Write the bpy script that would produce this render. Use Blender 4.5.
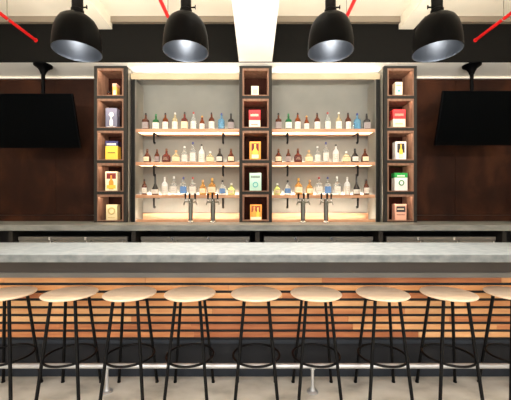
import bpy, bmesh, math, random
from mathutils import Vector, Matrix
random.seed(7)
for o in list(bpy.data.objects):
    bpy.data.objects.remove(o)
SC = bpy.context.scene
COL = SC.collection
PI = math.pi

# ------------------------------------------------------------------ camera
F, HOR, CAMZ = 305.0, 206.0, 1.38          # focal length in px, horizon row, eye height
cam_d = bpy.data.cameras.new('camera')
cam_d.sensor_width = 36.0
cam_d.lens = 36.0 * F / 511.0
cam_d.shift_y = (HOR - 200.0) / 511.0
cam = bpy.data.objects.new('camera', cam_d)
COL.objects.link(cam)
cam.location = (0, 0, CAMZ)
cam.rotation_euler = (PI / 2, 0, 0)
SC.camera = cam

# ------------------------------------------------------------------ world, lights, exposure
W = bpy.data.worlds.new('world')
SC.world = W
W.use_nodes = True
bgn = W.node_tree.nodes['Background']
bgn.inputs[0].default_value = (0.75, 0.85, 1.0, 1)
bgn.inputs[1].default_value = 0.6
SC.view_settings.view_transform = 'Standard'
SC.view_settings.look = 'None'
SC.view_settings.gamma = 1.0
SC.view_settings.use_curve_mapping = False
SC.view_settings.exposure = 0.25


def area(name, loc, rot, sx, sy, watts, col=(1, 1, 1), spread=None):
    l = bpy.data.lights.new(name, 'AREA')
    l.shape = 'RECTANGLE'
    l.size, l.size_y, l.energy, l.color = sx, sy, watts, col
    if spread:
        l.spread = spread
    o = bpy.data.objects.new(name, l)
    COL.objects.link(o)
    o.location = loc
    o.rotation_euler = rot
    return o


area('window_daylight', (0, -3.35, 1.9), (PI / 2, 0, 0), 8.0, 2.4, 160, (1.0, 0.98, 0.97))  # added inside the unseen windows for even frontal light on bar and stools
area('room_ceiling_light', (0, -1.7, 4.25), (0.45, 0, 0), 8.0, 2.2, 420, (1.0, 0.965, 0.93))  # unseen fill added behind the camera to light seats, slats and floor
area('linear_uplight', (0, 2.0, 3.05), (PI - 0.45, 0, 0), 7.5, 0.15, 300, (1.0, 0.95, 0.86))  # unseen fill added above the frame to brighten ceiling, beams and soffit


# ------------------------------------------------------------------ helpers
def lin(c):
    c = c / 255.0
    return c / 12.92 if c <= 0.04045 else ((c + 0.055) / 1.055) ** 2.4


def rgb(r, g, b):
    return (lin(r), lin(g), lin(b), 1)


def mat(name, col, rough=0.5, metal=0.0, trans=0.0, emit=None, es=0.0, ior=1.45, spec=None, coat=0.0):
    m = bpy.data.materials.new(name)
    m.use_nodes = True
    b = m.node_tree.nodes['Principled BSDF']
    b.inputs['Base Color'].default_value = col
    b.inputs['Roughness'].default_value = rough
    b.inputs['Metallic'].default_value = metal
    b.inputs['Transmission Weight'].default_value = trans
    b.inputs['IOR'].default_value = ior
    if spec is not None:
        b.inputs['Specular IOR Level'].default_value = spec
    if coat:
        b.inputs['Coat Weight'].default_value = coat
    if emit:
        b.inputs['Emission Color'].default_value = emit
        b.inputs['Emission Strength'].default_value = es
    return m


def ramp_mat(name, stops, scale=(1, 1, 1), nscale=5, detail=6, rough=0.5, metal=0.0, bump=0.0, island=0.0,
             coat=0.0, distort=0.0, spec=None):
    """noise driven colour; island > 0 mixes in a random shift for each board."""
    m = mat(name, stops[0][1], rough, metal, coat=coat, spec=spec)
    nt = m.node_tree
    N, L = nt.nodes, nt.links
    b = N['Principled BSDF']
    tc = N.new('ShaderNodeTexCoord')
    mp = N.new('ShaderNodeMapping')
    mp.inputs['Scale'].default_value = scale
    nz = N.new('ShaderNodeTexNoise')
    nz.inputs['Scale'].default_value = nscale
    nz.inputs['Detail'].default_value = detail
    nz.inputs['Distortion'].default_value = distort
    L.new(tc.outputs['Object'], mp.inputs['Vector'])
    fac = nz.outputs['Fac']
    if island:
        ge = N.new('ShaderNodeNewGeometry')
        ad = N.new('ShaderNodeVectorMath')
        ad.operation = 'ADD'
        sc = N.new('ShaderNodeVectorMath')
        sc.operation = 'SCALE'
        cmb = N.new('ShaderNodeCombineXYZ')
        for k in range(3):
            L.new(ge.outputs['Random Per Island'], cmb.inputs[k])
        L.new(cmb.outputs[0], sc.inputs[0])
        sc.inputs['Scale'].default_value = 37.0
        L.new(mp.outputs['Vector'], ad.inputs[0])
        L.new(sc.outputs['Vector'], ad.inputs[1])
        L.new(ad.outputs['Vector'], nz.inputs['Vector'])
        mx = N.new('ShaderNodeMix')
        mx.data_type = 'FLOAT'
        mx.inputs[0].default_value = island
        L.new(nz.outputs['Fac'], mx.inputs[2])
        L.new(ge.outputs['Random Per Island'], mx.inputs[3])
        fac = mx.outputs[0]
    else:
        L.new(mp.outputs['Vector'], nz.inputs['Vector'])
    cr = N.new('ShaderNodeValToRGB')
    els = cr.color_ramp.elements
    els[0].position, els[0].color = stops[0]
    els[1].position, els[1].color = stops[-1]
    for p, c in stops[1:-1]:
        e = els.new(p)
        e.color = c
    L.new(fac, cr.inputs['Fac'])
    L.new(cr.outputs['Color'], b.inputs['Base Color'])
    if bump:
        bp = N.new('ShaderNodeBump')
        bp.inputs['Strength'].default_value = bump
        bp.inputs['Distance'].default_value = 0.01
        L.new(nz.outputs['Fac'], bp.inputs['Height'])
        L.new(bp.outputs['Normal'], b.inputs['Normal'])
    return m


M = {}
M['floor'] = ramp_mat('concrete_floor', [(0.3, rgb(152, 147, 137)), (0.5, rgb(190, 184, 172)), (0.72, rgb(208, 203, 192))],
                      (1, 1.6, 1), 3.5, 10, 0.5, bump=0.05)
M['bartop'] = ramp_mat('concrete_bar_top', [(0.3, rgb(96, 101, 101)), (0.52, rgb(114, 118, 117)), (0.7, rgb(128, 130, 128))],
                       (1.6, 2, 2), 9, 10, 0.45, bump=0.04)
M['counter'] = ramp_mat('concrete_counter', [(0.3, rgb(104, 106, 101)), (0.7, rgb(138, 138, 132))], (0.6, 2, 2), 6, 6, 0.45)
M['slat'] = ramp_mat('cedar_slats', [(0.25, rgb(164, 96, 58)), (0.42, rgb(196, 126, 78)), (0.6, rgb(218, 154, 98)), (0.8, rgb(232, 182, 128))],
                     (0.7, 6, 9), 3.2, 6, 0.5, island=0.55, distort=0.6)
M['seat'] = ramp_mat('birch_seat', [(0.3, rgb(236, 205, 172)), (0.55, rgb(245, 218, 189)), (0.75, rgb(249, 229, 204))],
                     (1.2, 9, 9), 4, 5, 0.42, distort=0.5)
M['black_metal'] = mat('black_powder_coat', rgb(10, 10, 11), 0.45, spec=0.15)
M['lamp_black'] = mat('black_lamp_enamel', rgb(9, 8, 7), 0.36, spec=0.015)
M['lamp_white'] = mat('lamp_inner_enamel', rgb(112, 118, 127), 0.32, 0.8)
M['bulb'] = mat('glowing_bulb', rgb(255, 250, 240), 0.3, emit=(1, 0.95, 0.88, 1), es=20.0)
M['kick'] = mat('charcoal_kick', rgb(34, 35, 38), 0.55, spec=0.2)
M['kick_lip'] = mat('charcoal_kick_lip', rgb(46, 50, 56), 0.5, spec=0.2)
M['apron'] = ramp_mat('taupe_apron', [(0.3, rgb(66, 60, 55)), (0.7, rgb(80, 73, 67))], (0.5, 2, 2), 3, 4, 0.5)
M['apron_lip'] = mat('grey_lip', rgb(126, 123, 116), 0.45)
M['chrome'] = mat('brushed_steel', rgb(214, 214, 212), 0.24, 1.0)
M['rail'] = mat('satin_aluminium', rgb(196, 197, 198), 0.38, 0.7)
M['tower'] = mat('tower_dark_steel', rgb(46, 43, 39), 0.55, spec=0.15)
M['tower_side'] = mat('tower_side_plate', rgb(158, 152, 140), 0.5)
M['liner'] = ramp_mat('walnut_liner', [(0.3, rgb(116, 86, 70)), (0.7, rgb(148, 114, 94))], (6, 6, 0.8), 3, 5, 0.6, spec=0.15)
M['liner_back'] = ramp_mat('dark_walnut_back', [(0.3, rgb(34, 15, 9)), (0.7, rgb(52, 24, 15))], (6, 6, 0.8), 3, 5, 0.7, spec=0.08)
M['shelf'] = ramp_mat('oak_shelf', [(0.3, rgb(170, 120, 86)), (0.7, rgb(200, 152, 116))], (0.8, 8, 8), 3, 5, 0.5)
M['led'] = mat('led_strip', rgb(255, 240, 215), 0.4, emit=(1, 0.7, 0.45, 1), es=2.2)
M['led_plinth'] = mat('led_plinth', rgb(255, 246, 232), 0.4, emit=(1, 0.91, 0.78, 1), es=170.0)
M['led_up'] = mat('led_shelf_rear', rgb(255, 246, 232), 0.4, emit=(1, 0.91, 0.78, 1), es=85.0)
M['led_cove'] = mat('led_cove', rgb(255, 246, 232), 0.4, emit=(1, 0.93, 0.82, 1), es=20.0)
M['led_line'] = mat('led_line', rgb(255, 246, 232), 0.4, emit=(1, 0.93, 0.82, 1), es=0.2)
M['led_small'] = mat('led_strip_dim', rgb(255, 230, 200), 0.4, emit=(1, 0.84, 0.68, 1), es=60.0)
M['bay_wall'] = ramp_mat('grey_plaster', [(0.3, rgb(112, 112, 106)), (0.7, rgb(124, 123, 116))], (1, 1, 1), 2, 4, 0.7)
M['plaster'] = ramp_mat('cream_plaster', [(0.3, rgb(226, 217, 198)), (0.7, rgb(234, 226, 208))], (1, 1, 1), 1.5, 4, 0.8)
M['fascia'] = ramp_mat('tan_fascia', [(0.3, rgb(172, 154, 126)), (0.7, rgb(184, 166, 138))], (1, 1, 1), 2, 4, 0.7)
M['white_beam'] = ramp_mat('white_beam_paint', [(0.3, rgb(240, 238, 232)), (0.7, rgb(246, 245, 240))], (1, 1, 1), 2, 4, 0.8)
M['bulkhead'] = mat('charcoal_bulkhead', rgb(14, 13, 11), 0.8, spec=0.1)
M['bulk_trim'] = mat('bronze_angle', rgb(120, 108, 92), 0.6)
M['divider'] = mat('divider_front', rgb(28, 27, 25), 0.6, spec=0.1)
M['divider_side'] = mat('divider_side', rgb(112, 110, 102), 0.5)
M['red_pipe'] = mat('red_pipe', rgb(206, 30, 30), 0.35)
M['rod'] = mat('zinc_rod', rgb(140, 134, 120), 0.45, 0.6)
M['tv'] = mat('tv_bezel', rgb(2, 2, 3), 0.5, spec=0.06)
M['tv_screen'] = mat('tv_screen', rgb(1, 2, 3), 0.3, spec=0.04)
M['cooler'] = mat('cooler_steel', rgb(116, 112, 104), 0.4, 0.3)
M['tap_steel'] = mat('dark_tap_steel', rgb(96, 96, 88), 0.3, 0.9)
M['cooler_dark'] = mat('cooler_dark', rgb(40, 38, 36), 0.4)
M['void'] = mat('black_kickspace', rgb(20, 19, 18), 0.7)
M['room_wall'] = ramp_mat('room_plaster', [(0.3, rgb(206, 200, 188)), (0.7, rgb(216, 210, 198))], (1, 1, 1), 2, 3, 0.8)
M['pane'] = mat('window_glass', (1, 1, 1, 1), 0.0, trans=1.0)


def wall_panel_mat():
    m = ramp_mat('rust_brown_panels', [(0.25, rgb(30, 15, 10)), (0.5, rgb(45, 24, 15)), (0.75, rgb(72, 40, 24))],
                 (1, 1, 0.7), 2.2, 9, 0.6, distort=0.5, spec=0.12)
    return m


M['brown'] = wall_panel_mat()


class MB:
    """collects shapes, builds ONE mesh object."""

    def __init__(s):
        s.bm = bmesh.new()

    def box(s, c, d, rot=None, bev=0.0):
        r = bmesh.ops.create_cube(s.bm, size=1.0)
        vs = r['verts']
        for v in vs:
            v.co = Vector((v.co.x * d[0], v.co.y * d[1], v.co.z * d[2]))
        if bev:
            es = list({e for v in vs for e in v.link_edges})
            rb = bmesh.ops.bevel(s.bm, geom=es, offset=bev, segments=2, affect='EDGES', profile=0.5)
            vs = list({v for f in rb['faces'] for v in f.verts} | {v for v in vs if v.is_valid})
        for v in vs:
            co = v.co.copy()
            if rot is not None:
                co = rot @ co
            v.co = co + Vector(c)
        return s

    def bx(s, x0, x1, y0, y1, z0, z1, bev=0.0):
        return s.box(((x0 + x1) / 2, (y0 + y1) / 2, (z0 + z1) / 2), (abs(x1 - x0), abs(y1 - y0), abs(z1 - z0)), None, bev)

    def tube(s, pts, r, seg=12, r2=None, caps=True):
        pts = [Vector(p) for p in pts]
        n = len(pts)
        rings = []
        up = None
        for i, p in enumerate(pts):
            if i == 0:
                t = pts[1] - p
            elif i == n - 1:
                t = p - pts[i - 1]
            else:
                t = (pts[i + 1] - p).normalized() + (p - pts[i - 1]).normalized()
            t.normalize()
            if up is None:
                a = Vector((0, 0, 1)) if abs(t.z) < 0.9 else Vector((1, 0, 0))
                up = a.cross(t).normalized()
            else:
                up = (up - t * up.dot(t)).normalized()
            w = t.cross(up)
            rr = r if r2 is None else r + (r2 - r) * i / (n - 1)
            rings.append([s.bm.verts.new(p + (up * math.cos(2 * PI * k / seg) + w * math.sin(2 * PI * k / seg)) * rr)
                          for k in range(seg)])
        for a, b in zip(rings, rings[1:]):
            for k in range(seg):
                s.bm.faces.new((a[k], a[(k + 1) % seg], b[(k + 1) % seg], b[k]))
        if caps:
            s.bm.faces.new(rings[0][::-1])
            s.bm.faces.new(rings[-1])
        return s

    def torus(s, c, R, r, seg=48, sub=10):
        rings = []
        for i in range(seg):
            a = 2 * PI * i / seg
            rings.append([s.bm.verts.new((c[0] + (R + r * math.cos(2 * PI * k / sub)) * math.cos(a),
                                          c[1] + (R + r * math.cos(2 * PI * k / sub)) * math.sin(a),
                                          c[2] + r * math.sin(2 * PI * k / sub))) for k in range(sub)])
        for i in range(seg):
            A, B = rings[i], rings[(i + 1) % seg]
            for k in range(sub):
                s.bm.faces.new((A[k], B[k], B[(k + 1) % sub], A[(k + 1) % sub]))
        return s

    def lathe(s, prof, seg=24, c=(0, 0, 0), sq=2.0, sx=1.0, sy=1.0, arc=None, close=False):
        """prof: (radius, height[, squareness]); superellipse section when squareness > 2."""
        rings = []
        for q in prof:
            r, z = q[0], q[1]
            n = q[2] if len(q) > 2 else sq
            if r < 1e-6 and arc is None:
                rings.append([s.bm.verts.new((c[0], c[1], c[2] + z))])
                continue
            ring = []
            cnt = seg if arc is None else seg + 1
            for k in range(cnt):
                a = 2 * PI * k / seg if arc is None else arc[0] + (arc[1] - arc[0]) * k / seg
                ca, sa = math.cos(a), math.sin(a)
                rad = r / ((abs(ca) ** n + abs(sa) ** n) ** (1.0 / n))
                ring.append(s.bm.verts.new((c[0] + rad * ca * sx, c[1] + rad * sa * sy, c[2] + z)))
            rings.append(ring)
        pairs = list(zip(rings, rings[1:]))
        if close:
            pairs.append((rings[-1], rings[0]))
        for A, B in pairs:
            if len(A) == 1 and len(B) == 1:
                continue
            n = max(len(A), len(B))
            for k in range(n if arc is None else n - 1):
                k2 = (k + 1) % n
                if len(A) == 1:
                    s.bm.faces.new((A[0], B[k2], B[k]))
                elif len(B) == 1:
                    s.bm.faces.new((A[k], A[k2], B[0]))
                else:
                    s.bm.faces.new((A[k], A[k2], B[k2], B[k]))
        return s

    def poly(s, outline, y0, y1):
        """prism: outline in x,z extruded along y."""
        a = [s.bm.verts.new((x, y0, z)) for x, z in outline]
        b = [s.bm.verts.new((x, y1, z)) for x, z in outline]
        s.bm.faces.new(a)
        s.bm.faces.new(b[::-1])
        n = len(outline)
        for k in range(n):
            s.bm.faces.new((a[k], b[k], b[(k + 1) % n], a[(k + 1) % n]))
        return s

    def build(s, name, m, parent=None, loc=None, smooth=False):
        bmesh.ops.recalc_face_normals(s.bm, faces=s.bm.faces)
        me = bpy.data.meshes.new(name)
        s.bm.to_mesh(me)
        s.bm.free()
        me.materials.append(m if not isinstance(m, str) else M[m])
        if smooth:
            for p in me.polygons:
                p.use_smooth = True
            me.set_sharp_from_angle(angle=math.radians(38))
        o = bpy.data.objects.new(name, me)
        COL.objects.link(o)
        if parent:
            o.parent = parent
        if loc:
            o.location = loc
        return o


def tag(o, label, cat, group=None):
    o['label'] = label
    o['category'] = cat
    if group:
        o['group'] = group
    return o


def thing(name, label, cat, loc, group=None):
    o = bpy.data.objects.new(name, None)
    COL.objects.link(o)
    o.empty_display_size = 0.05
    o.location = loc
    return tag(o, label, cat, group)


def struct(name, mb, m, smooth=False):
    o = mb.build(name, m, smooth=smooth)
    o['kind'] = 'structure'
    return o


def dup(root, loc, label=None, group=None, cat=None):
    r = root.copy()
    COL.objects.link(r)
    r.location = loc
    if label:
        r['label'] = label
    if group:
        r['group'] = group
    for ch in list(root.children):
        c = ch.copy()
        COL.objects.link(c)
        c.parent = r
        for g in list(ch.children):
            d = g.copy()
            COL.objects.link(d)
            d.parent = c
    return r


def PX(px, d):
    return (px - 255.5) * d / F


# ------------------------------------------------------------------ setting
XW = 5.6
BACK, TF, BH = 5.47, 5.0, 4.86       # bay wall, tower front, bulkhead front
ZC, ZSOF, ZCT = 4.37, 3.68, 1.111    # ceiling, soffit underside, back counter top

struct('floor', MB().bx(-XW, XW, -3.6, 5.7, -0.1, 0), 'floor')
struct('ceiling', MB().bx(-XW, XW, -3.6, 5.7, ZC, ZC + 0.1), 'plaster')
struct('wall_left', MB().bx(-XW - 0.12, -XW, -3.6, 5.7, 0, ZC), 'room_wall')
struct('wall_right', MB().bx(XW, XW + 0.12, -3.6, 5.7, 0, ZC), 'room_wall')
wf = MB()
wf.bx(-XW, XW, -3.72, -3.6, 0, 0.6)
wf.bx(-XW, XW, -3.72, -3.6, 3.2, ZC)
for a, b in ((-XW, -4.2), (-1.5, -1.2), (1.2, 1.5), (4.2, XW)):
    wf.bx(a, b, -3.72, -3.6, 0.6, 3.2)
struct('wall_front', wf, 'room_wall')
for i, (a, b) in enumerate(((-4.2, -1.5), (-1.2, 1.2), (1.5, 4.2))):
    w = MB()
    w.bx(a, a + 0.05, -3.69, -3.63, 0.6, 3.2).bx(b - 0.05, b, -3.69, -3.63, 0.6, 3.2)
    w.bx(a + 0.05, b - 0.05, -3.69, -3.63, 0.6, 0.65).bx(a + 0.05, b - 0.05, -3.69, -3.63, 3.15, 3.2)
    w.bx((a + b) / 2 - 0.02, (a + b) / 2 + 0.02, -3.69, -3.63, 0.65, 3.15)
    wo = struct('window_%d' % (i + 1), w, 'black_metal')
    MB().bx(a + 0.05, b - 0.05, -3.664, -3.656, 0.65, 3.15).build('window_pane', 'pane', wo)

# back wall: rust-brown sheet panels on both sides, plaster behind the shelves
wb = MB()
xs = [-XW, -4.6, -3.56, -2.36]
for sg in (-1, 1):
    for a, b in zip(xs, xs[1:]):
        a2, b2 = (a * 1, b * 1) if sg < 0 else (-b, -a)
        wb.bx(a2 + 0.003, b2 - 0.003, BACK - 0.03, BACK, 1.22, 3.642)
    a2, b2 = (-XW, -2.36) if sg < 0 else (2.36, XW)
    wb.bx(a2, b2, BACK - 0.034, BACK, 1.112, 1.214)
struct('wall_back', wb, 'brown')
struct('wall_bay', MB().bx(-XW, XW, BACK, BACK + 0.15, 0, ZC), 'bay_wall')
# dropped soffit with the dark bulkhead in front
struct('soffit', MB().bx(-XW, XW, BH + 0.03, BACK, ZSOF, ZSOF + 0.12), 'white_beam')
struct('bulkhead', MB().bx(-XW, XW, BH, BH + 0.03, ZSOF, ZC), 'bulkhead')
struct('trim_1', MB().bx(-XW, XW, BH - 0.06, BH, ZC - 0.09, ZC), 'bulk_trim')  # grey-brown strip along the top of the bulkhead
for i, (a, b) in enumerate(((-2.085, -0.275), (0.275, 2.085))):
    fo = struct('trim_%d' % (i + 2), MB().bx(a, b, 5.1, 5.125, 3.5, 3.6).bx(a, b, 5.125, 5.2, 3.55, 3.6).bx(a, b, 5.19, 5.2, 3.6, 3.622), 'fascia')
    MB().bx(a + 0.03, b - 0.03, 5.13, 5.15, 3.6005, 3.606).build('light_strip', 'led_cove', fo)
for i, (a, b) in enumerate(((-XW, -2.66), (2.66, XW))):
    fo = struct('trim_%d' % (i + 4), MB().bx(a, b, BACK - 0.05, BACK, 3.645, ZSOF), 'plaster')
    MB().bx(a, b, BACK - 0.07, BACK - 0.051, 3.643, 3.655).build('light_strip', 'led_line', fo)
# ceiling beams
struct('ceiling_beam', MB().bx(-0.265, 0.265, -3.6, BH, ZSOF, ZC), 'white_beam')
for sg in (-1, 1):
    xo = sg * 2.4
    struct('ceiling_beam', MB().bx(xo - 0.117, xo + 0.117, -3.6, BH, 4.195, ZC), 'plaster')
# dark divider panels at the ends of the shelving
for sg in (-1, 1):
    m1 = MB().bx(sg * 2.02, sg * 2.08, 5.1, BACK, ZCT + 0.001, 3.5)
    struct('trim_%d' % (6 if sg < 0 else 7), m1, 'divider')
    m2 = MB().bx(sg * 2.012, sg * 2.02, 5.11, BACK, ZCT + 0.001, 3.5)
    struct('trim_%d' % (8 if sg < 0 else 9), m2, 'divider_side')
for i, (a, b) in enumerate(((-2.01, -0.275), (0.275, 2.01))):
    struct('baseboard_back' if i == 0 else 'baseboard_back.001', MB().bx(a, b, BACK - 0.03, BACK, ZCT + 0.001, 1.255), 'shelf')

# ------------------------------------------------------------------ bar
bar = thing('bar_counter', 'long bar front clad in orange cedar slats above a charcoal kick panel', 'bar', (0, 2.45, 0))
sl = MB()
rnd = random.Random(3)
for k in range(8):
    z1 = 0.802 - k * 0.0629
    x = -3.1 - rnd.random() * 1.2
    while x < 3.1:
        ln = rnd.uniform(0.7, 1.9)
        a, b = max(x, -3.1), min(x + ln, 3.1)
        if b - a > 0.05:
            sl.bx(a + 0.0006, b - 0.0006, 0.014, 0.022, z1 - 0.0418, z1, 0.0015)
        x += ln
sl.build('slat_cladding', 'slat', bar)
MB().bx(-3.1, 3.1, 0.022, 0.3, 0.3, 0.9905).build('body', 'void', bar)
MB().bx(-3.1, 3.1, 0.004, 0.0215, 0.846, 0.9905).build('apron', 'apron', bar)
MB().bx(-3.1, 3.1, -0.006, 0.0215, 0.804, 0.846, 0.003).build('apron_lip', 'apron_lip', bar)
MB().bx(-3.1, 3.1, 0.03, 0.3, 0.0, 0.2995).build('kick_panel', 'kick', bar)
MB().bx(-3.1, 3.1, 0.012, 0.03, 0.268, 0.2995).build('kick_lip', 'kick_lip', bar)
MB().bx(-3.1, 3.1, 0.018, 0.03, 0.0, 0.062).build('kick_plate', 'kick_lip', bar)

bt = MB().bx(-3.2, 3.2, 2.1, 2.8, 0.991, 1.0454, 0.004).build('concrete_worktop', 'bartop')
tag(bt, 'long pale grey concrete bar top on the slatted bar front', 'bar top')

# foot rail
RZ, RD = 0.193, 2.265
fr = thing('foot_rail', 'satin metal foot rail running low along the bar front', 'rail', (0, RD, 0))
MB().tube([(-3.1, 0, RZ), (3.1, 0, RZ)], 0.0185, 16).build('rail', 'rail', fr, smooth=True)
for px in (-98, 107, 312.5, 518):
    x = PX(px, RD)
    p = MB().lathe([(0, 0), (0.042, 0), (0.042, 0.006), (0.02, 0.014), (0.015, 0.03), (0.0115, 0.05), (0.0115, RZ - 0.03),
                    (0.019, RZ - 0.024), (0.019, RZ - 0.012), (0, RZ - 0.012)], 20)
    p.build('post', 'rail', fr, (x, 0, 0), smooth=True)


# ------------------------------------------------------------------ stools
SD, SH = 2.24, 0.745
def make_stool(label, loc, group):
    t = thing('bar_stool', label, 'stool', loc, group)
    R = 0.186
    MB().lathe([(0, SH - 0.020), (R - 0.022, SH - 0.020), (R - 0.008, SH - 0.016), (R - 0.001, SH - 0.009), (R, SH - 0.006), (R - 0.002, SH - 0.002),
                (R - 0.006, SH), (0, SH)], 64).build('seat', 'seat', t, smooth=True)
    for sx in (-1, 1):
        for sy in (-1, 1):
            l = MB().tube([(sx * 0.085, sy * 0.085, SH - 0.026), (sx * 0.149, sy * 0.149, 0.006)], 0.0115, 12)
            lo = l.build('leg', 'black_metal', t, smooth=True)
            MB().lathe([(0, 0), (0.0135, 0), (0.0135, 0.01), (0, 0.01)], 12, (sx * 0.149, sy * 0.149, 0)).build('foot_cap', 'black_metal', lo)
    MB().torus((0, 0, 0.288), 0.170, 0.0085).build('foot_ring', 'black_metal', t, smooth=True)
    f = MB()
    f.tube([(-0.085, -0.085, SH - 0.026), (0.085, 0.085, SH - 0.026)], 0.0058, 8)
    f.tube([(-0.085, 0.085, SH - 0.026), (0.085, -0.085, SH - 0.026)], 0.0058, 8)
    f.build('seat_bracket', 'black_metal', t)
    return t


stools = [(5, 'leftmost round wooden bar stool, cut off by the left edge'),
          (69, 'round wooden bar stool just left of the foot rail\'s left post'),
          (129.3, 'round wooden bar stool third from the left, right of the left rail post'),
          (189.7, 'round wooden bar stool below the left pair of beer taps'),
          (256.3, 'middle round wooden bar stool, straight below the central display tower'),
          (316.3, 'round wooden bar stool standing around the right foot rail post'),
          (383.2, 'round wooden bar stool third from right, right of the right post'),
          (449.4, 'round wooden bar stool second from the right'),
          (516, 'rightmost round wooden bar stool, cut off by the right edge')]
GS = 'wooden bar stools along the bar'
st0 = None
for px, lb in stools:
    loc = (PX(255.5 + (px - 255.5) * 0.993, SD), SD, 0)
    if st0 is None:
        st0 = make_stool(lb, loc, GS)
    else:
        dup(st0, loc, lb, GS)


# ------------------------------------------------------------------ pendant lamps
LD = 2.4
def make_lamp(label, loc, group):
    """origin at the centre of the opening."""
    t = thing('pendant_lamp', label, 'lamp', loc, group)
    outer = [(0.177, 0.0), (0.1765, 0.04), (0.172, 0.10), (0.164, 0.155), (0.150, 0.205), (0.128, 0.243), (0.100, 0.268), (0.070, 0.282), (0.047, 0.288)]
    inner = [(r - 0.004, z - (0.004 if i > 3 else 0)) for i, (r, z) in enumerate(outer)]
    MB().lathe(outer + [(0.0, 0.289)] + [], 48).build('shade', 'lamp_black', t, smooth=True)
    MB().lathe([(0.177, 0.0)] + inner + [(0.0, 0.283)], 48).build('shade_lining', 'lamp_white', t, smooth=True)
    MB().lathe([(0.0, 0.29), (0.047, 0.29), (0.047, 0.33), (0.041, 0.336), (0.041, 0.46), (0.034, 0.468), (0.034, 0.485), (0, 0.485)], 28).build('neck', 'lamp_black', t, smooth=True)
    k = MB().tube([(0.041, 0, 0.35), (0.07, 0, 0.352)], 0.006, 10)
    k.box((0.073, 0, 0.353), (0.006, 0.014, 0.03), None, 0.002)
    k.build('thumbscrew', 'lamp_black', t)
    MB().tube([(0, 0, 0.486), (0, 0, ZC - loc[2] - 0.03)], 0.005, 8).build('cord', 'black_metal', t)
    MB().lathe([(0, 0), (0.06, 0.0), (0.06, 0.027), (0, 0.027)], 24, (0, 0, ZC - loc[2] - 0.028)).build('ceiling_rose', 'lamp_black', t)
    MB().lathe([(0, 0.155), (0.02, 0.158), (0.038, 0.175), (0.045, 0.2), (0.04, 0.225), (0.022, 0.25), (0.018, 0.28), (0, 0.28)], 24).build('bulb', 'bulb', t, smooth=True)
    return t


lamp_defs = [(77.5, 'leftmost of the four black bell pendant lamps, above the left television'),
             (186, 'black bell pendant lamp above the left bottle shelves'),
             (330.5, 'black bell pendant lamp above the right bottle shelves'),
             (437, 'rightmost of the four black bell pendant lamps, above the right television')]
l0 = None
for i, (px, lb) in enumerate(lamp_defs):
    loc = (PX(px, LD), LD, CAMZ + (HOR - 52) * LD / F)
    if l0 is None:
        l0 = make_lamp(lb, loc, 'black bell pendants over the bar')
        t = l0
    else:
        t = dup(l0, loc, lb, 'black bell pendants over the bar')
    if i == 3:
        for ch in t.children:
            if ch.name.startswith('thumbscrew'):
                ch.rotation_euler = (0, 0, PI)
    pl = bpy.data.lights.new('pendant_light', 'SPOT')
    pl.energy, pl.color, pl.shadow_soft_size = 145, (1, 0.97, 0.94), 0.05
    pl.spot_size, pl.spot_blend = 1.72, 0.5
    po = bpy.data.objects.new('pendant_light', pl)
    COL.objects.link(po)
    po.location = (loc[0], loc[1], loc[2] + 0.14)

# ------------------------------------------------------------------ sprinkler pipes
for x, hx, lb in ((-3.5, 4.296, 'red sprinkler pipe at far left running into the dark bulkhead'),
                  (-1.22, 4.25, 'red sprinkler pipe behind the second pendant lamp from left'),
                  (1.27, 4.25, 'red sprinkler pipe behind the third pendant lamp from left'),
                  (3.5, 4.3, 'red sprinkler pipe at far right running into the dark bulkhead')):
    t = thing('sprinkler_pipe', lb, 'pipe', (x, BH, 4.02), 'red sprinkler pipes under the ceiling')
    MB().tube([(0, -8.4, 0), (0, -0.002, 0)], 0.024, 14).build('pipe', 'red_pipe', t, smooth=True)
    MB().lathe([(0.0245, 0), (0.032, 0), (0.032, 0.006), (0.0245, 0.006)], 20, close=True).build('escutcheon', 'red_pipe', t).rotation_euler = (PI / 2, 0, 0)
    for yy in (hx - BH, hx - BH - 2.6):
        MB().tube([(0, yy, 0.026), (0, yy, ZC - 4.02 - 0.001)], 0.006, 8).build('hanger_rod', 'rod', t)
        tt = MB()
        tt.tube([(0.027 * math.cos(a), yy, 0.027 * math.sin(a)) for a in [2 * PI * q / 16 for q in range(17)]], 0.0035, 6)
        tt.build('hanger_loop', 'rod', t)


# ------------------------------------------------------------------ televisions
def make_tv(label, loc, pole_dx, group):
    """loc: centre of the panel; tilted so the top leans toward the bar."""
    t = thing('television', label, 'television', loc, group)
    rot = Matrix.Rotation(math.radians(15), 3, 'X')
    hw, hh = 0.652, 0.42
    def place(mb, nm, m, par=t):
        o = mb.build(nm, m, par)
        if par is t:
            o.rotation_euler = (math.radians(15), 0, 0)
        return o
    place(MB().bx(-hw, hw, -0.0, 0.045, -hh, hh, 0.006), 'housing', 'tv')
    place(MB().bx(-hw + 0.012, hw - 0.012, -0.004, -0.0005, -hh + 0.02, hh - 0.012), 'screen', 'tv_screen')
    place(MB().bx(-0.3, 0.3, 0.046, 0.085, -0.3, 0.15, 0.01), 'rear_box', 'tv')
    top = ZSOF - loc[2]
    MB().tube([(pole_dx, 0.115, -0.1), (pole_dx, 0.115, top - 0.152)], 0.028, 14).build('mount_pole', 'tv', t, smooth=True)
    MB().lathe([(0, 0), (0.036, 0), (0.05, 0.04), (0.075, 0.085), (0.125, 0.125), (0.135, 0.13), (0.135, 0.15), (0, 0.15)], 28, (pole_dx, 0.115, top - 0.151)).build('ceiling_plate', 'tv', t, smooth=True)
    br = MB()
    br.bx(pole_dx - 0.06, pole_dx + 0.06, 0.06, 0.112, -0.12, -0.06)
    br.build('tilt_bracket', 'tv', t)
    return t


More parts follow.
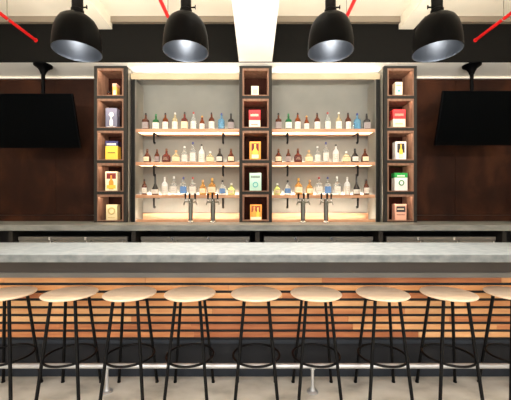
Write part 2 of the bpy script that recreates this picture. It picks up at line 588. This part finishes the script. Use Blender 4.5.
TVD = 4.86
zt = CAMZ + (HOR - 120.5) * TVD / F
make_tv('large black television hanging from a pole at the left', (PX(35.3, TVD), TVD, zt - 0.012), 0.045, 'televisions hung over the back bar')
make_tv('large black television hanging from a pole at the right', (PX(480, TVD), TVD, zt + 0.03), -0.05, 'televisions hung over the back bar')

# ------------------------------------------------------------------ back counter
CF = 4.3
bc = thing('back_counter', 'long grey concrete back counter under the towers and shelves', 'counter', (0, CF, 0))
MB().bx(-XW + 0.01, XW - 0.01, 0, BACK - CF - 0.001, 1.03, ZCT, 0.003).build('worktop', 'counter', bc)
for px in (-110, 10.5, 133.5, 257.5, 381, 504.5, 622):
    x = PX(px, CF + 0.06)
    MB().bx(x - 0.03, x + 0.03, 0.06, 0.72, 0, 1.0295).build('support_post', 'tower', bc)
MB().bx(-XW + 0.01, XW - 0.01, 0.9, 0.92, 0, 1.0295).build('back_panel', 'void', bc)
for a, b in ((-2.005, -0.275), (0.275, 2.005)):
    MB().bx(a, b, 5.1 - CF, 5.12 - CF, ZCT + 0.0005, ZCT + 0.046, 0.002).build('plinth', 'shelf', bc)
    MB().bx(a + 0.03, b - 0.03, 5.135 - CF, 5.15 - CF, ZCT + 0.0005, ZCT + 0.005).build('plinth_light_strip', 'led_plinth', bc)  # hidden glowing strip added to brighten the wall below the bottom shelf
cool0 = None
GC = 'under-counter coolers below the back counter'
for i, (a, b, lb) in enumerate(((17, 129, 'under-counter steel cooler at far left below the back counter'),
                                (140, 250.5, 'under-counter steel cooler below the left bottle shelves'),
                                (263, 374, 'under-counter steel cooler below the right bottle shelves'),
                                (386, 496, 'under-counter steel cooler at far right below the back counter'))):
    d = CF + 0.12
    xa, xb = PX(a, d), PX(b, d)
    w = 1.58
    loc = ((xa + xb) / 2, d, 0)
    if cool0:
        dup(cool0, loc, lb, GC)
        continue
    t = thing('bottle_cooler', lb, 'cooler', loc, GC)
    MB().bx(-w / 2, w / 2, 0.03, 0.6, 0.0, 0.935, 0.004).build('cabinet', 'cooler_dark', t)
    MB().bx(-w / 2, w / 2, -0.005, 0.03, 0.885, 0.935, 0.003).build('top_rail', 'cooler', t)
    for k in range(3):
        x0 = -w / 2 + 0.005 + k * w / 3
        x1 = x0 + w / 3 - 0.01
        dr = MB().bx(x0, x1, 0.0, 0.029, 0.12, 0.88, 0.003).build('door', 'cooler', t)
        MB().bx(x1 - 0.05, x1 - 0.035, -0.03, -0.001, 0.55, 0.875, 0.003).build('handle', 'chrome', dr)
    for k in range(2):
        MB().bx(-0.35 + k * 0.52, -0.32 + k * 0.52, -0.012, -0.006, 0.888, 0.93).build('latch', 'chrome', t)
    cool0 = t

# ------------------------------------------------------------------ display towers
TW = 0.535
levels = [ZCT + 0.001, CAMZ + (HOR - 193) * TF / F, CAMZ + (HOR - 161.7) * TF / F, CAMZ + (HOR - 129.3) * TF / F,
          CAMZ + (HOR - 97.3) * TF / F, 3.676]
TD = BACK - TF - 0.035


def make_tower(label, loc, group):
    t = thing('display_tower', label, 'shelf tower', loc, group)
    z0 = levels[0] - loc[2]
    f = MB()
    th = 0.052
    for s in (-1, 1):
        f.bx(s * TW / 2, s * (TW / 2 - th), 0, 0.06, z0, levels[-1] - loc[2])
    for i, L in enumerate(levels):
        z = L - loc[2]
        h = 0.048
        a, b = z - h / 2, z + h / 2
        if i == 0:
            a, b = z0, z0 + 0.018
        if i == 5:
            a, b = z - 0.04, z
        f.bx(-TW / 2 + th, TW / 2 - th, 0, 0.06, a, b)
    f.build('frame', 'tower', t)
    for s in (-1, 1):
        MB().bx(s * TW / 2, s * (TW / 2 - 0.02), 0.061, TD, z0, levels[-1] - loc[2]).build('side_plate', 'tower_side', t)
    MB().bx(-TW / 2 + 0.021, TW / 2 - 0.021, TD - 0.015, TD, z0, levels[-1] - loc[2]).build('back_plate', 'tower', t)
    hw = TW / 2 - th
    for i in range(5):
        a = levels[i] - loc[2] + (0.019 if i == 0 else 0.025)
        b = levels[i + 1] - loc[2] - (0.041 if i == 4 else 0.025)
        n = MB()
        k = 0.02
        y0, y1 = -0.004, 0.36
        n.bx(-hw + 0.001, -hw + k, y0, y1, a, b).bx(hw - k, hw - 0.001, y0, y1, a, b)
        n.bx(-hw + k, hw - k, y0, y1, a, a + k * 0.7).bx(-hw + k, hw - k, y0, y1, b - k, b)
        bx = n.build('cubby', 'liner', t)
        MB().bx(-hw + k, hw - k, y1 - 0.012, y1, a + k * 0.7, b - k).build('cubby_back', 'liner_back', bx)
        MB().bx(-hw + k + 0.02, hw - k - 0.02, 0.014, 0.026, b - k - 0.006, b - k - 0.0005).build('light_strip', 'led_small', bx)
        MB().bx(-hw + k, hw - k, -0.004, 0.008, b - k - 0.017, b - k - 0.0005).build('front_lip', 'liner', bx)
    return t


TX = (-2.38, 0.002, 2.378)
GT = 'dark steel display towers'
tw = make_tower('dark steel display tower of five lit cubbies beside the left television', (TX[0], TF, ZCT), GT)
dup(tw, (TX[1], TF, ZCT), 'dark steel display tower of five lit cubbies between the two shelf bays', GT)
dup(tw, (TX[2], TF, ZCT), 'dark steel display tower of five lit cubbies beside the right television', GT)

# ------------------------------------------------------------------ bottle shelves
SY = 5.12
shelf_z = [2.676, 2.119, 1.570]
names = ['top', 'middle', 'bottom']
GSH = 'oak bottle shelves'
bays = [('left', -2.011, -0.268), ('right', 0.272, 2.009)]
brk = {'left': (157, 224), 'right': (286.6, 354.7)}


def make_shelf(label, x0, x1, z, bx):
    xm = (x0 + x1) / 2
    t = thing('wall_shelf', label, 'shelf', (xm, BACK, z), GSH)
    w = (x1 - x0) / 2
    MB().bx(-w, w, SY - BACK, -0.001, -0.042, 0, 0.002).build('board', 'shelf', t)
    MB().bx(-w + 0.02, w - 0.02, SY - BACK + 0.02, SY - BACK + 0.2, -0.046, -0.0425).build('light_strip', 'led', t)
    MB().bx(-w, w, SY - BACK, SY - BACK + 0.012, -0.054, -0.0425).build('front_lip', 'shelf', t)
    MB().bx(-w + 0.02, w - 0.02, -0.03, -0.018, 0.0005, 0.005).build('rear_light_strip', 'led_up', t)
    for px in bx:
        x = PX(px, BACK - 0.1) - xm
        m = MB()
        m.bx(x - 0.0165, x + 0.0165, -0.27, -0.001, -0.056, -0.0465)
        m.bx(x - 0.0165, x + 0.0165, -0.27, -0.256, -0.1, -0.056)
        m.tube([(x, -0.263, -0.1), (x, -0.262, -0.19), (x, -0.25, -0.215), (x, -0.225, -0.22), (x, -0.212, -0.2)], 0.0165, 8)
        m.build('bracket', 'black_metal', t)
    return t


for bn, x0, x1 in bays:
    for i, z in enumerate(shelf_z):
        make_shelf('%s oak bottle shelf in the %s bay, lit from beneath' % (names[i], bn), x0, x1, z, brk[bn])


# ------------------------------------------------------------------ bottles
def glass(nm, c, rough=0.08, tr=0.85):
    return mat(nm, c, rough, trans=tr, ior=1.35)


G = {
    'clear': glass('clear_glass', rgb(236, 240, 238)),
    'frost': glass('frosted_glass', rgb(235, 238, 238), 0.4, 0.5),
    'amber': glass('whiskey_amber', rgb(192, 94, 36)),
    'brown': glass('dark_whiskey', rgb(122, 58, 34), 0.06, 0.6),
    'darkred': glass('cognac_red', rgb(126, 42, 28), 0.06, 0.55),
    'green': glass('green_glass', rgb(20, 128, 62), 0.1, 0.55),
    'blue': glass('sky_blue_glass', rgb(130, 196, 232), 0.1, 0.75),
    'black': mat('black_glass', rgb(26, 24, 26), 0.12),
    'gold': glass('gold_spirit', rgb(226, 170, 80), 0.1, 0.75),
    'cream': glass('straw_spirit', rgb(238, 222, 180), 0.1, 0.7),
    'lime': glass('lime_spirit', rgb(206, 222, 130), 0.1, 0.75),
    'grey': glass('smoke_glass', rgb(70, 66, 66), 0.1, 0.4),
}
CP = {'black': mat('cap_black', rgb(24, 22, 24), 0.4), 'red': mat('cap_red', rgb(150, 36, 30), 0.4), 'navy': mat('cap_navy', rgb(28, 40, 110), 0.4),
      'gold': mat('cap_gold', rgb(196, 150, 70), 0.35, 0.6), 'cork': mat('cap_cork', rgb(190, 148, 100), 0.7), 'silver': mat('cap_silver', rgb(206, 206, 206), 0.3, 0.7),
      'green': mat('cap_green', rgb(24, 110, 60), 0.4), 'wood': mat('cap_wood', rgb(96, 60, 36), 0.6)}
LB = {'white': mat('label_white', rgb(222, 217, 206), 0.6), 'cream': mat('label_cream', rgb(236, 216, 176), 0.6), 'grey': mat('label_grey', rgb(150, 140, 138), 0.6),
      'blue': mat('label_blue', rgb(96, 140, 196), 0.6), 'peach': mat('label_peach', rgb(250, 226, 190), 0.6), 'dark': mat('label_dark', rgb(84, 40, 34), 0.6),
      'ink': mat('label_ink', rgb(130, 112, 100), 0.6)}

# shapes: body radius, section squareness, shoulder style -> profile for a given height
def prof(shape, h):
    if shape == 'tall':        # straight sided with a long neck
        r, n = 0.038, 2.0
        return r, n, [(0, 0), (r - .004, 0), (r, .006), (r, .56 * h), (r * .92, .63 * h), (r * .55, .71 * h), (.015, .76 * h), (.0135, .9 * h)], (.08, .48)
    if shape == 'square':
        r, n = 0.040, 5.0
        return r, n, [(0, 0, 5), (r - .004, 0, 5), (r, .006, 5), (r, .56 * h, 5), (r * .9, .62 * h, 4), (r * .5, .68 * h, 2.4), (.015, .72 * h, 2), (.0135, .88 * h, 2)], (.10, .46)
    if shape == 'stout':       # short and round
        r, n = 0.054, 2.0
        return r, n, [(0, 0), (r * .8, 0), (r * .95, .03 * h), (r, .14 * h), (r * .98, .34 * h), (r * .85, .50 * h), (r * .5, .64 * h), (.017, .72 * h), (.0155, .86 * h)], (.12, .42)
    if shape == 'wide':        # broad shouldered decanter
        r, n = 0.056, 3.2
        return r, n, [(0, 0, 3), (r - .006, 0, 3), (r, .01, 3), (r * 1.02, .4 * h, 3), (r * .9, .52 * h, 3), (r * .45, .62 * h, 2), (.018, .68 * h, 2), (.0165, .84 * h, 2)], (.12, .44)
    if shape == 'slim':        # tapered, gently curved
        r, n = 0.033, 2.0
        return r, n, [(0, 0), (r - .004, 0), (r, .008), (r * 1.02, .3 * h), (r, .52 * h), (r * .75, .64 * h), (.016, .76 * h), (.013, .9 * h)], (.10, .46)
    if shape == 'squat':       # short flask
        r, n = 0.048, 3.0
        return r, n, [(0, 0, 3), (r - .004, 0, 3), (r, .01, 3), (r, .5 * h, 3), (r * .85, .6 * h, 3), (.018, .72 * h, 2), (.016, .84 * h, 2)], (.14, .46)
    if shape == 'neck':        # bowl body with long thin neck
        r, n = 0.046, 2.0
        return r, n, [(0, 0), (r * .85, 0), (r, .03 * h), (r, .18 * h), (r * .8, .34 * h), (r * .45, .46 * h), (.014, .55 * h), (.0125, .9 * h)], (.06, .26)


GLASS_TOP = {}
def make_bottle(kind, loc):
    shape, h, g, cap, lab = kind
    r, n, p, (l0, l1) = prof(shape, h)
    kx = 1.18 if shape in ('stout', 'wide') else 1.32
    r, p = r * kx, [(q[0] * (kx if q[0] > 0.02 else 1.08),) + tuple(q[1:]) for q in p]
    t = thing('bottle', '', 'bottle', loc)
    p = p + [(0, p[-1][1])]
    MB().lathe(p, 24, sq=n).build('glass_body', G[g], t, smooth=True)
    zt = p[-1][1] + 0.0004
    cr = max(0.0145, p[-2][0] + .002)
    MB().lathe([(0, zt), (cr, zt), (cr, zt + (h - zt) * .85), (cr - .003, h), (0, h)], 16).build('cap', CP[cap], t, smooth=True)
    if lab:
        lr = r * 1.015 + .0006
        spread = 0.85 if shape in ('stout', 'wide') else 1.2
        lm = MB().lathe([(lr, l0 * h), (lr, l1 * h), (lr + .0008, l1 * h), (lr + .0008, l0 * h)], 14, sq=n,
                        arc=(-PI / 2 - spread, -PI / 2 + spread), close=True).build('label', LB[lab], t)
        lm2 = MB()
        lr2 = lr + .0012
        for q in range(2):
            zz = (l0 + (l1 - l0) * (.35 + .25 * q)) * h
            s2 = .55 if q != 1 else .35
            lm2.lathe([(lr2, zz), (lr2, zz + .004), (lr2 + .0006, zz + .004), (lr2 + .0006, zz)], 8, sq=n, arc=(-PI / 2 - s2, -PI / 2 + s2), close=True)
        lm2.build('print', LB['ink'] if lab != 'dark' else LB['cream'], lm)
    return t


K = {  # kind -> (shape, height, glass, cap, label), words
    'a': (('square', .305, 'brown', 'black', 'grey'), 'dark brown bottle with grey label'),
    'b': (('square', .29, 'green', 'green', 'white'), 'green glass bottle with white label'),
    'c': (('tall', .31, 'amber', 'black', 'white'), 'amber bottle with white label and black cap'),
    'd': (('tall', .315, 'cream', 'silver', 'white'), 'pale bottle with white label'),
    'e': (('square', .325, 'darkred', 'black', 'cream'), 'reddish brown bottle with cream label'),
    'f': (('tall', .32, 'clear', 'red', 'white'), 'tall clear bottle with red cap'),
    'g': (('slim', .26, 'amber', 'gold', 'white'), 'short amber bottle with white label'),
    'h': (('tall', .31, 'brown', 'black', 'white'), 'brown bottle with white label and black cap'),
    'i': (('square', .30, 'blue', 'navy', None), 'sky blue glass bottle'),
    'j': (('square', .295, 'grey', 'black', 'grey'), 'smoky dark bottle with grey label'),
    'k': (('stout', .245, 'brown', 'wood', 'peach'), 'stout brown bottle with pale label'),
    'l': (('slim', .24, 'brown', 'wood', 'grey'), 'slim brown bottle with grey label'),
    'm': (('wide', .25, 'darkred', 'wood', 'dark'), 'broad dark red bottle'),
    'n': (('squat', .225, 'cream', 'cork', 'cream'), 'squat pale bottle with cream label'),
    'o': (('tall', .29, 'clear', 'silver', 'white'), 'clear bottle with white label'),
    'p': (('tall', .36, 'clear', 'navy', 'white'), 'tall clear bottle with blue cap'),
    'q': (('tall', .325, 'frost', 'black', 'white'), 'frosted white bottle with black cap'),
    'r': (('squat', .20, 'cream', 'silver', 'cream'), 'low cream bottle'),
    's': (('stout', .25, 'black', 'black', 'white'), 'black bottle with round white label'),
    't': (('slim', .27, 'brown', 'black', 'white'), 'slim dark brown bottle with white label'),
    'u': (('neck', .36, 'black', 'black', 'white'), 'black long-necked bottle'),
    'v': (('tall', .31, 'frost', 'silver', 'white'), 'milky white bottle'),
    'w': (('square', .32, 'clear', 'silver', 'white'), 'clear square bottle with silver cap'),
    'x': (('square', .31, 'clear', 'navy', 'blue'), 'clear bottle with blue label'),
    'y': (('square', .31, 'clear', 'red', 'white'), 'clear square bottle with red cap'),
    'z': (('stout', .26, 'gold', 'cork', 'peach'), 'round amber gold bottle with white label'),
    'A': (('squat', .29, 'gold', 'gold', 'peach'), 'gold bottle with peach label'),
    'B': (('stout', .255, 'clear', 'black', 'blue'), 'round clear bottle with blue label and dark cap'),
    'C': (('stout', .2, 'lime', 'silver', 'cream'), 'low lime-tinted bottle'),
}
rows = {
    ('left', 0): (list('abcdefghij'), [145.7, 155.8, 165.2, 175, 184.5, 193.6, 202, 211.7, 221.5, 231]),
    ('left', 1): (list('klmnopqrsk'), [147.1, 157, 166.4, 175.8, 184.5, 193, 201.6, 210.3, 219.7, 231]),
    ('left', 2): (list('tuvwxyzABC'), [144.6, 155.1, 164.7, 173.9, 183.5, 192.7, 202.8, 212.2, 222.5, 231.4]),
    ('right', 0): (list('abcghfdhij'), [278.4, 288.3, 297.7, 306.6, 317.2, 327.7, 338.5, 348.1, 357, 366.7]),
    ('right', 1): (list('klmnopqrsk'), [278.4, 288.3, 297.9, 309, 317.4, 325.8, 336, 346, 355, 364.8]),
    ('right', 2): (list('CBAzyxwvut'), [277.3, 287.8, 298.4, 309.7, 319, 327.7, 337, 347, 356.6, 366.5]),
}
ORD = ['first', 'second', 'third', 'fourth', 'fifth', 'sixth', 'seventh', 'eighth', 'ninth', 'tenth']
protos = {}
BY = 5.26
for (bn, si), (ks, pxs) in rows.items():
    grp = 'bottles on the %s shelf of the %s bay' % (names[si], bn)
    for i, (k, px) in enumerate(zip(ks, pxs)):
        loc = (PX(px, BY), BY + rnd.uniform(-.015, .015), shelf_z[si] + 0.0005)
        lb = '%s, %s from left on %s %s-bay shelf' % (K[k][1], ORD[i], names[si], bn)
        if k in protos:
            t = dup(protos[k], loc)
        else:
            t = protos[k] = make_bottle(K[k][0], loc)
        t['label'] = lb
        t['group'] = grp
        t.rotation_euler = (0, 0, rnd.uniform(-.12, .12))


# ------------------------------------------------------------------ packages in the cubbies
def PM(nm, c, rough=0.55, **k):
    return mat(nm, rgb(*c), rough, **k)


PK = {'gold': PM('pack_gold', (240, 190, 90)), 'ivory': PM('pack_ivory', (246, 230, 196)), 'lavender': PM('pack_lavender', (112, 112, 132)),
      'white': PM('pack_white', (238, 238, 232)), 'navy': PM('pack_navy', (34, 34, 84)), 'yellow': PM('pack_yellow', (246, 200, 72)),
      'amber': PM('pack_amber', (228, 150, 50)), 'cream': PM('pack_cream', (222, 208, 160)), 'tan': PM('pack_tan', (190, 170, 110)),
      'red': PM('pack_red', (204, 44, 50)), 'mint': PM('pack_mint', (186, 222, 204)), 'green': PM('pack_green', (20, 140, 60)),
      'pink': PM('pack_pink', (226, 172, 148)), 'ink': PM('pack_ink', (46, 42, 46)), 'teal': PM('pack_teal', (90, 180, 180)),
      'brownlq': PM('pack_liquor', (150, 70, 20), 0.2), 'orange': PM('pack_orange', (240, 160, 60)), 'maroon': PM('pack_maroon', (110, 26, 24))}
PYF = 5.10     # front face depth of the packages


def pack(nm, label, cat, px0, px1, ptop, tower, lv, body, parts, dep=0.12):
    """box standing in a cubby; parts: (name, material, u0, u1, v0, v1, shape) in 0..1 of the front face."""
    if tower == 0:
        px1 -= 1.2
    if tower == 2:
        px0 += 1.2
    x0, x1 = PX(px0, PYF), PX(px1, PYF)
    zb = levels[lv] + (0.019 if lv == 0 else 0.025) + 0.014 + 0.0006
    h = CAMZ + (HOR - ptop) * PYF / F - zb
    w = x1 - x0
    t = thing(nm, label, cat, ((x0 + x1) / 2, PYF, zb))
    MB().box((0, dep / 2, h / 2), (w, dep, h), None, 0.003).build('body', PK[body], t)
    for q, (pn, pm, u0, u1, v0, v1, shp) in enumerate(parts):
        a, b, c, d = (u0 - .5) * w, (u1 - .5) * w, v0 * h, v1 * h
        off = -0.0012 - 0.0012 * q
        m = MB()
        if shp == 'box':
            m.bx(a, b, off, -0.0002, c, d)
        elif shp == 'wrap':
            e = 0.0015
            m.bx(-w / 2 - e, w / 2 + e, -e, dep + e, c, d + (e if v1 >= 1 else 0), 0.001)
        elif shp == 'ring':
            cx, cz, R = (a + b) / 2, (c + d) / 2, (b - a) / 2
            m.tube([(cx + R * math.cos(2 * PI * j / 24), off, cz + R * math.sin(2 * PI * j / 24)) for j in range(25)], R * .22, 6)
        elif shp == 'disc':
            cx, cz, R = (a + b) / 2, (c + d) / 2, (b - a) / 2
            m.poly([(cx + R * math.cos(2 * PI * j / 24), cz + R * math.sin(2 * PI * j / 24)) for j in range(24)], off, -0.0002)
        elif shp == 'bottle':
            cx, R = (a + b) / 2, (b - a) / 2
            hh = d - c
            m.poly([(cx - R, c), (cx + R, c), (cx + R, c + hh * .55), (cx + R * .35, c + hh * .72), (cx + R * .35, d), (cx - R * .35, d), (cx - R * .35, c + hh * .72), (cx - R, c + hh * .55)], off, -0.0002)
        elif shp == 'text':
            n = max(3, int((b - a) / 0.016))
            st = (b - a) / n
            for j in range(n):
                m.bx(a + j * st, a + j * st + st * .62, off, -0.0002, c, d)
        m.build(pn, PK[pm], t)
    return t


# left tower
pack('gift_box', 'small golden gift box in the top cubby of the left tower', 'box', 112.5, 117.8, 83.5, 0, 4, 'gold',
     [('lid', 'pink', 0, 1, .78, 1, 'wrap'), ('label', 'ivory', .2, .8, .15, .5, 'box')])
pack('spirit_box', 'grey lavender box with white emblem, second cubby down, left tower', 'box', 105.5, 118.2, 108, 0, 3, 'lavender',
     [('emblem', 'white', .3, .7, .5, .86, 'disc'), ('emblem', 'white', .36, .64, .14, .6, 'bottle'), ('lettering', 'white', .12, .88, .04, .1, 'text')])
pack('coffee_bag', 'yellow box with navy blue top in the left tower', 'box', 105.3, 119, 141, 0, 2, 'yellow',
     [('top_band', 'navy', 0, 1, .74, 1, 'wrap'), ('lettering', 'white', .12, .88, .78, .88, 'text'), ('lettering', 'ink', .2, .8, .36, .42, 'text')])
pack('window_box', 'white gift box showing an amber bottle, fourth cubby down, left tower', 'box', 105.3, 118.3, 171.5, 0, 1, 'ivory',
     [('window', 'maroon', .1, .9, .62, .92, 'box'), ('bottle_print', 'amber', .3, .7, .08, .8, 'bottle'), ('band', 'yellow', .12, .88, .12, .3, 'box')])
pack('round_label_box', 'cream box with round emblem in the bottom cubby, left tower', 'box', 106, 118.3, 204.5, 0, 0, 'cream',
     [('emblem', 'tan', .22, .78, .34, .84, 'ring'), ('lettering', 'tan', .2, .8, .12, .18, 'text')])
# centre tower
pack('candle_box', 'small ivory box in the top cubby of the centre tower', 'box', 251.3, 258.6, 86, 1, 4, 'ivory',
     [('label', 'cream', .2, .8, .3, .7, 'box')])
pack('biscuit_box', 'red and white box in the centre tower', 'box', 249, 260.3, 110, 1, 3, 'ivory',
     [('top_band', 'red', 0, 1, .45, 1, 'wrap'), ('lettering', 'ivory', .15, .85, .66, .78, 'text'), ('lettering', 'red', .2, .8, .18, .24, 'text')])
pack('window_box', 'amber gift box with dark window in the middle cubby, centre tower', 'box', 249.5, 260.8, 141.5, 1, 2, 'orange',
     [('window', 'maroon', .18, .82, .5, .9, 'box'), ('bottle_print', 'yellow', .28, .72, .06, .86, 'bottle'), ('label', 'ivory', .2, .8, .1, .3, 'box')])
pack('coffee_bag', 'mint green box with dark lettering in the centre tower', 'box', 249.6, 261.3, 173, 1, 1, 'mint',
     [('lettering', 'ink', .1, .9, .72, .86, 'text'), ('emblem', 'teal', .3, .7, .2, .5, 'ring')])
pack('window_box', 'orange gift box with bottle picture in the bottom cubby, centre tower', 'box', 250, 261.8, 204.5, 1, 0, 'amber',
     [('window', 'brownlq', .12, .88, .5, .92, 'box'), ('bottle_print', 'orange', .22, .5, .1, .86, 'bottle'), ('bottle_print', 'yellow', .54, .8, .1, .8, 'bottle'), ('label', 'ivory', .05, .95, .02, .2, 'box')])
# right tower
pack('candle_box', 'small white box with teal mark in the top cubby, right tower', 'box', 394.2, 402.5, 82, 2, 4, 'ivory',
     [('emblem', 'teal', .3, .7, .25, .6, 'disc'), ('lettering', 'gold', .15, .85, .72, .82, 'text')])
pack('biscuit_box', 'bright red box with cream lower half in the right tower', 'box', 391.8, 405.5, 109.5, 2, 3, 'ivory',
     [('top_band', 'red', 0, 1, .5, 1, 'wrap'), ('lettering', 'pink', .15, .85, .66, .78, 'text'), ('lettering', 'tan', .2, .8, .22, .28, 'text')])
pack('window_box', 'white gift box showing a yellow bottle in the middle cubby, right tower', 'box', 394.3, 406.3, 141.5, 2, 2, 'white',
     [('window', 'ink', .16, .84, .4, .9, 'box'), ('bottle_print', 'yellow', .34, .68, .12, .84, 'bottle'), ('label', 'ivory', .3, .72, .14, .32, 'box')])
pack('coffee_bag', 'white box with green top and green ring logo, right tower', 'box', 393.5, 407.6, 173, 2, 1, 'white',
     [('top_band', 'green', 0, 1, .74, 1, 'wrap'), ('ring_logo', 'green', .34, .7, .28, .62, 'ring'), ('lettering', 'white', .2, .8, .8, .88, 'text')])
pack('round_label_box', 'pink box with dark label in the bottom cubby, right tower', 'box', 393.8, 406.5, 204, 2, 0, 'pink',
     [('label', 'ink', .12, .9, .5, .86, 'box'), ('lettering', 'ivory', .22, .8, .64, .72, 'text'), ('lettering', 'maroon', .15, .85, .3, .36, 'text')])


# small jar beside the golden box, top-left cubby
zb = levels[4] + 0.025 + 0.014 + 0.0006
j = thing('spice_jar', 'small dark jar beside the golden box, left tower', 'jar', (PX(108.8, PYF + .03), PYF + .03, zb))
MB().lathe([(0, 0), (.03, 0), (.034, .006), (.034, .06), (.026, .075), (.022, .08), (0, .08)], 20).build('glass_body', G['brown'], j, smooth=True)
MB().lathe([(0, .0804), (.025, .0804), (.025, .1), (0, .1)], 20).build('lid', CP['black'], j)


# ------------------------------------------------------------------ beer taps
def make_tap(label, loc, group):
    t = thing('beer_tap', label, 'beer tap', loc, group)
    MB().lathe([(0, 0), (.058, 0), (.058, .012), (.045, .02), (.037, .03), (.0, .03)], 28).build('base', 'chrome', t, smooth=True)
    MB().lathe([(0, .0302), (.036, .0302), (.036, .365), (.031, .382), (.012, .39), (0, .39)], 28).build('column', 'tap_steel', t, smooth=True)
    for ang in (-PI / 2 - 1.25, -PI / 2, -PI / 2 + 1.25):
        c, s = math.cos(ang), math.sin(ang)
        f = MB()
        f.tube([(c * .0365, s * .0365, .33), (c * .085, s * .085, .335)], .012, 12)
        f.tube([(c * .085, s * .085, .345), (c * .1, s * .1, .325), (c * .112, s * .112, .285)], .011, 12)
        fo = f.build('faucet', 'tap_steel', t, smooth=True)
        h = MB().tube([(c * .083, s * .083, .347), (c * .083, s * .083, .375)], .006, 10)
        h.build('handle_stem', 'chrome', fo)
        h = MB().lathe([(0, .376), (.011, .376), (.016, .44), (.017, .465), (.01, .475), (0, .475)], 16, (c * .083, s * .083, 0))
        h.build('tap_handle', 'black_metal', fo, smooth=True)
    return t


taps = [(190.6, 'left beer tap tower of the pair below the left bottle shelves'),
        (213, 'right beer tap tower of the pair below the left bottle shelves'),
        (303, 'left beer tap tower of the pair below the right bottle shelves'),
        (326, 'right beer tap tower of the pair below the right bottle shelves')]
t0 = None
for px, lb in taps:
    loc = (PX(px, 4.97), 4.97, ZCT + 0.0005)
    if t0 is None:
        t0 = make_tap(lb, loc, 'steel beer taps on the back counter')
    else:
        dup(t0, loc, lb, 'steel beer taps on the back counter')
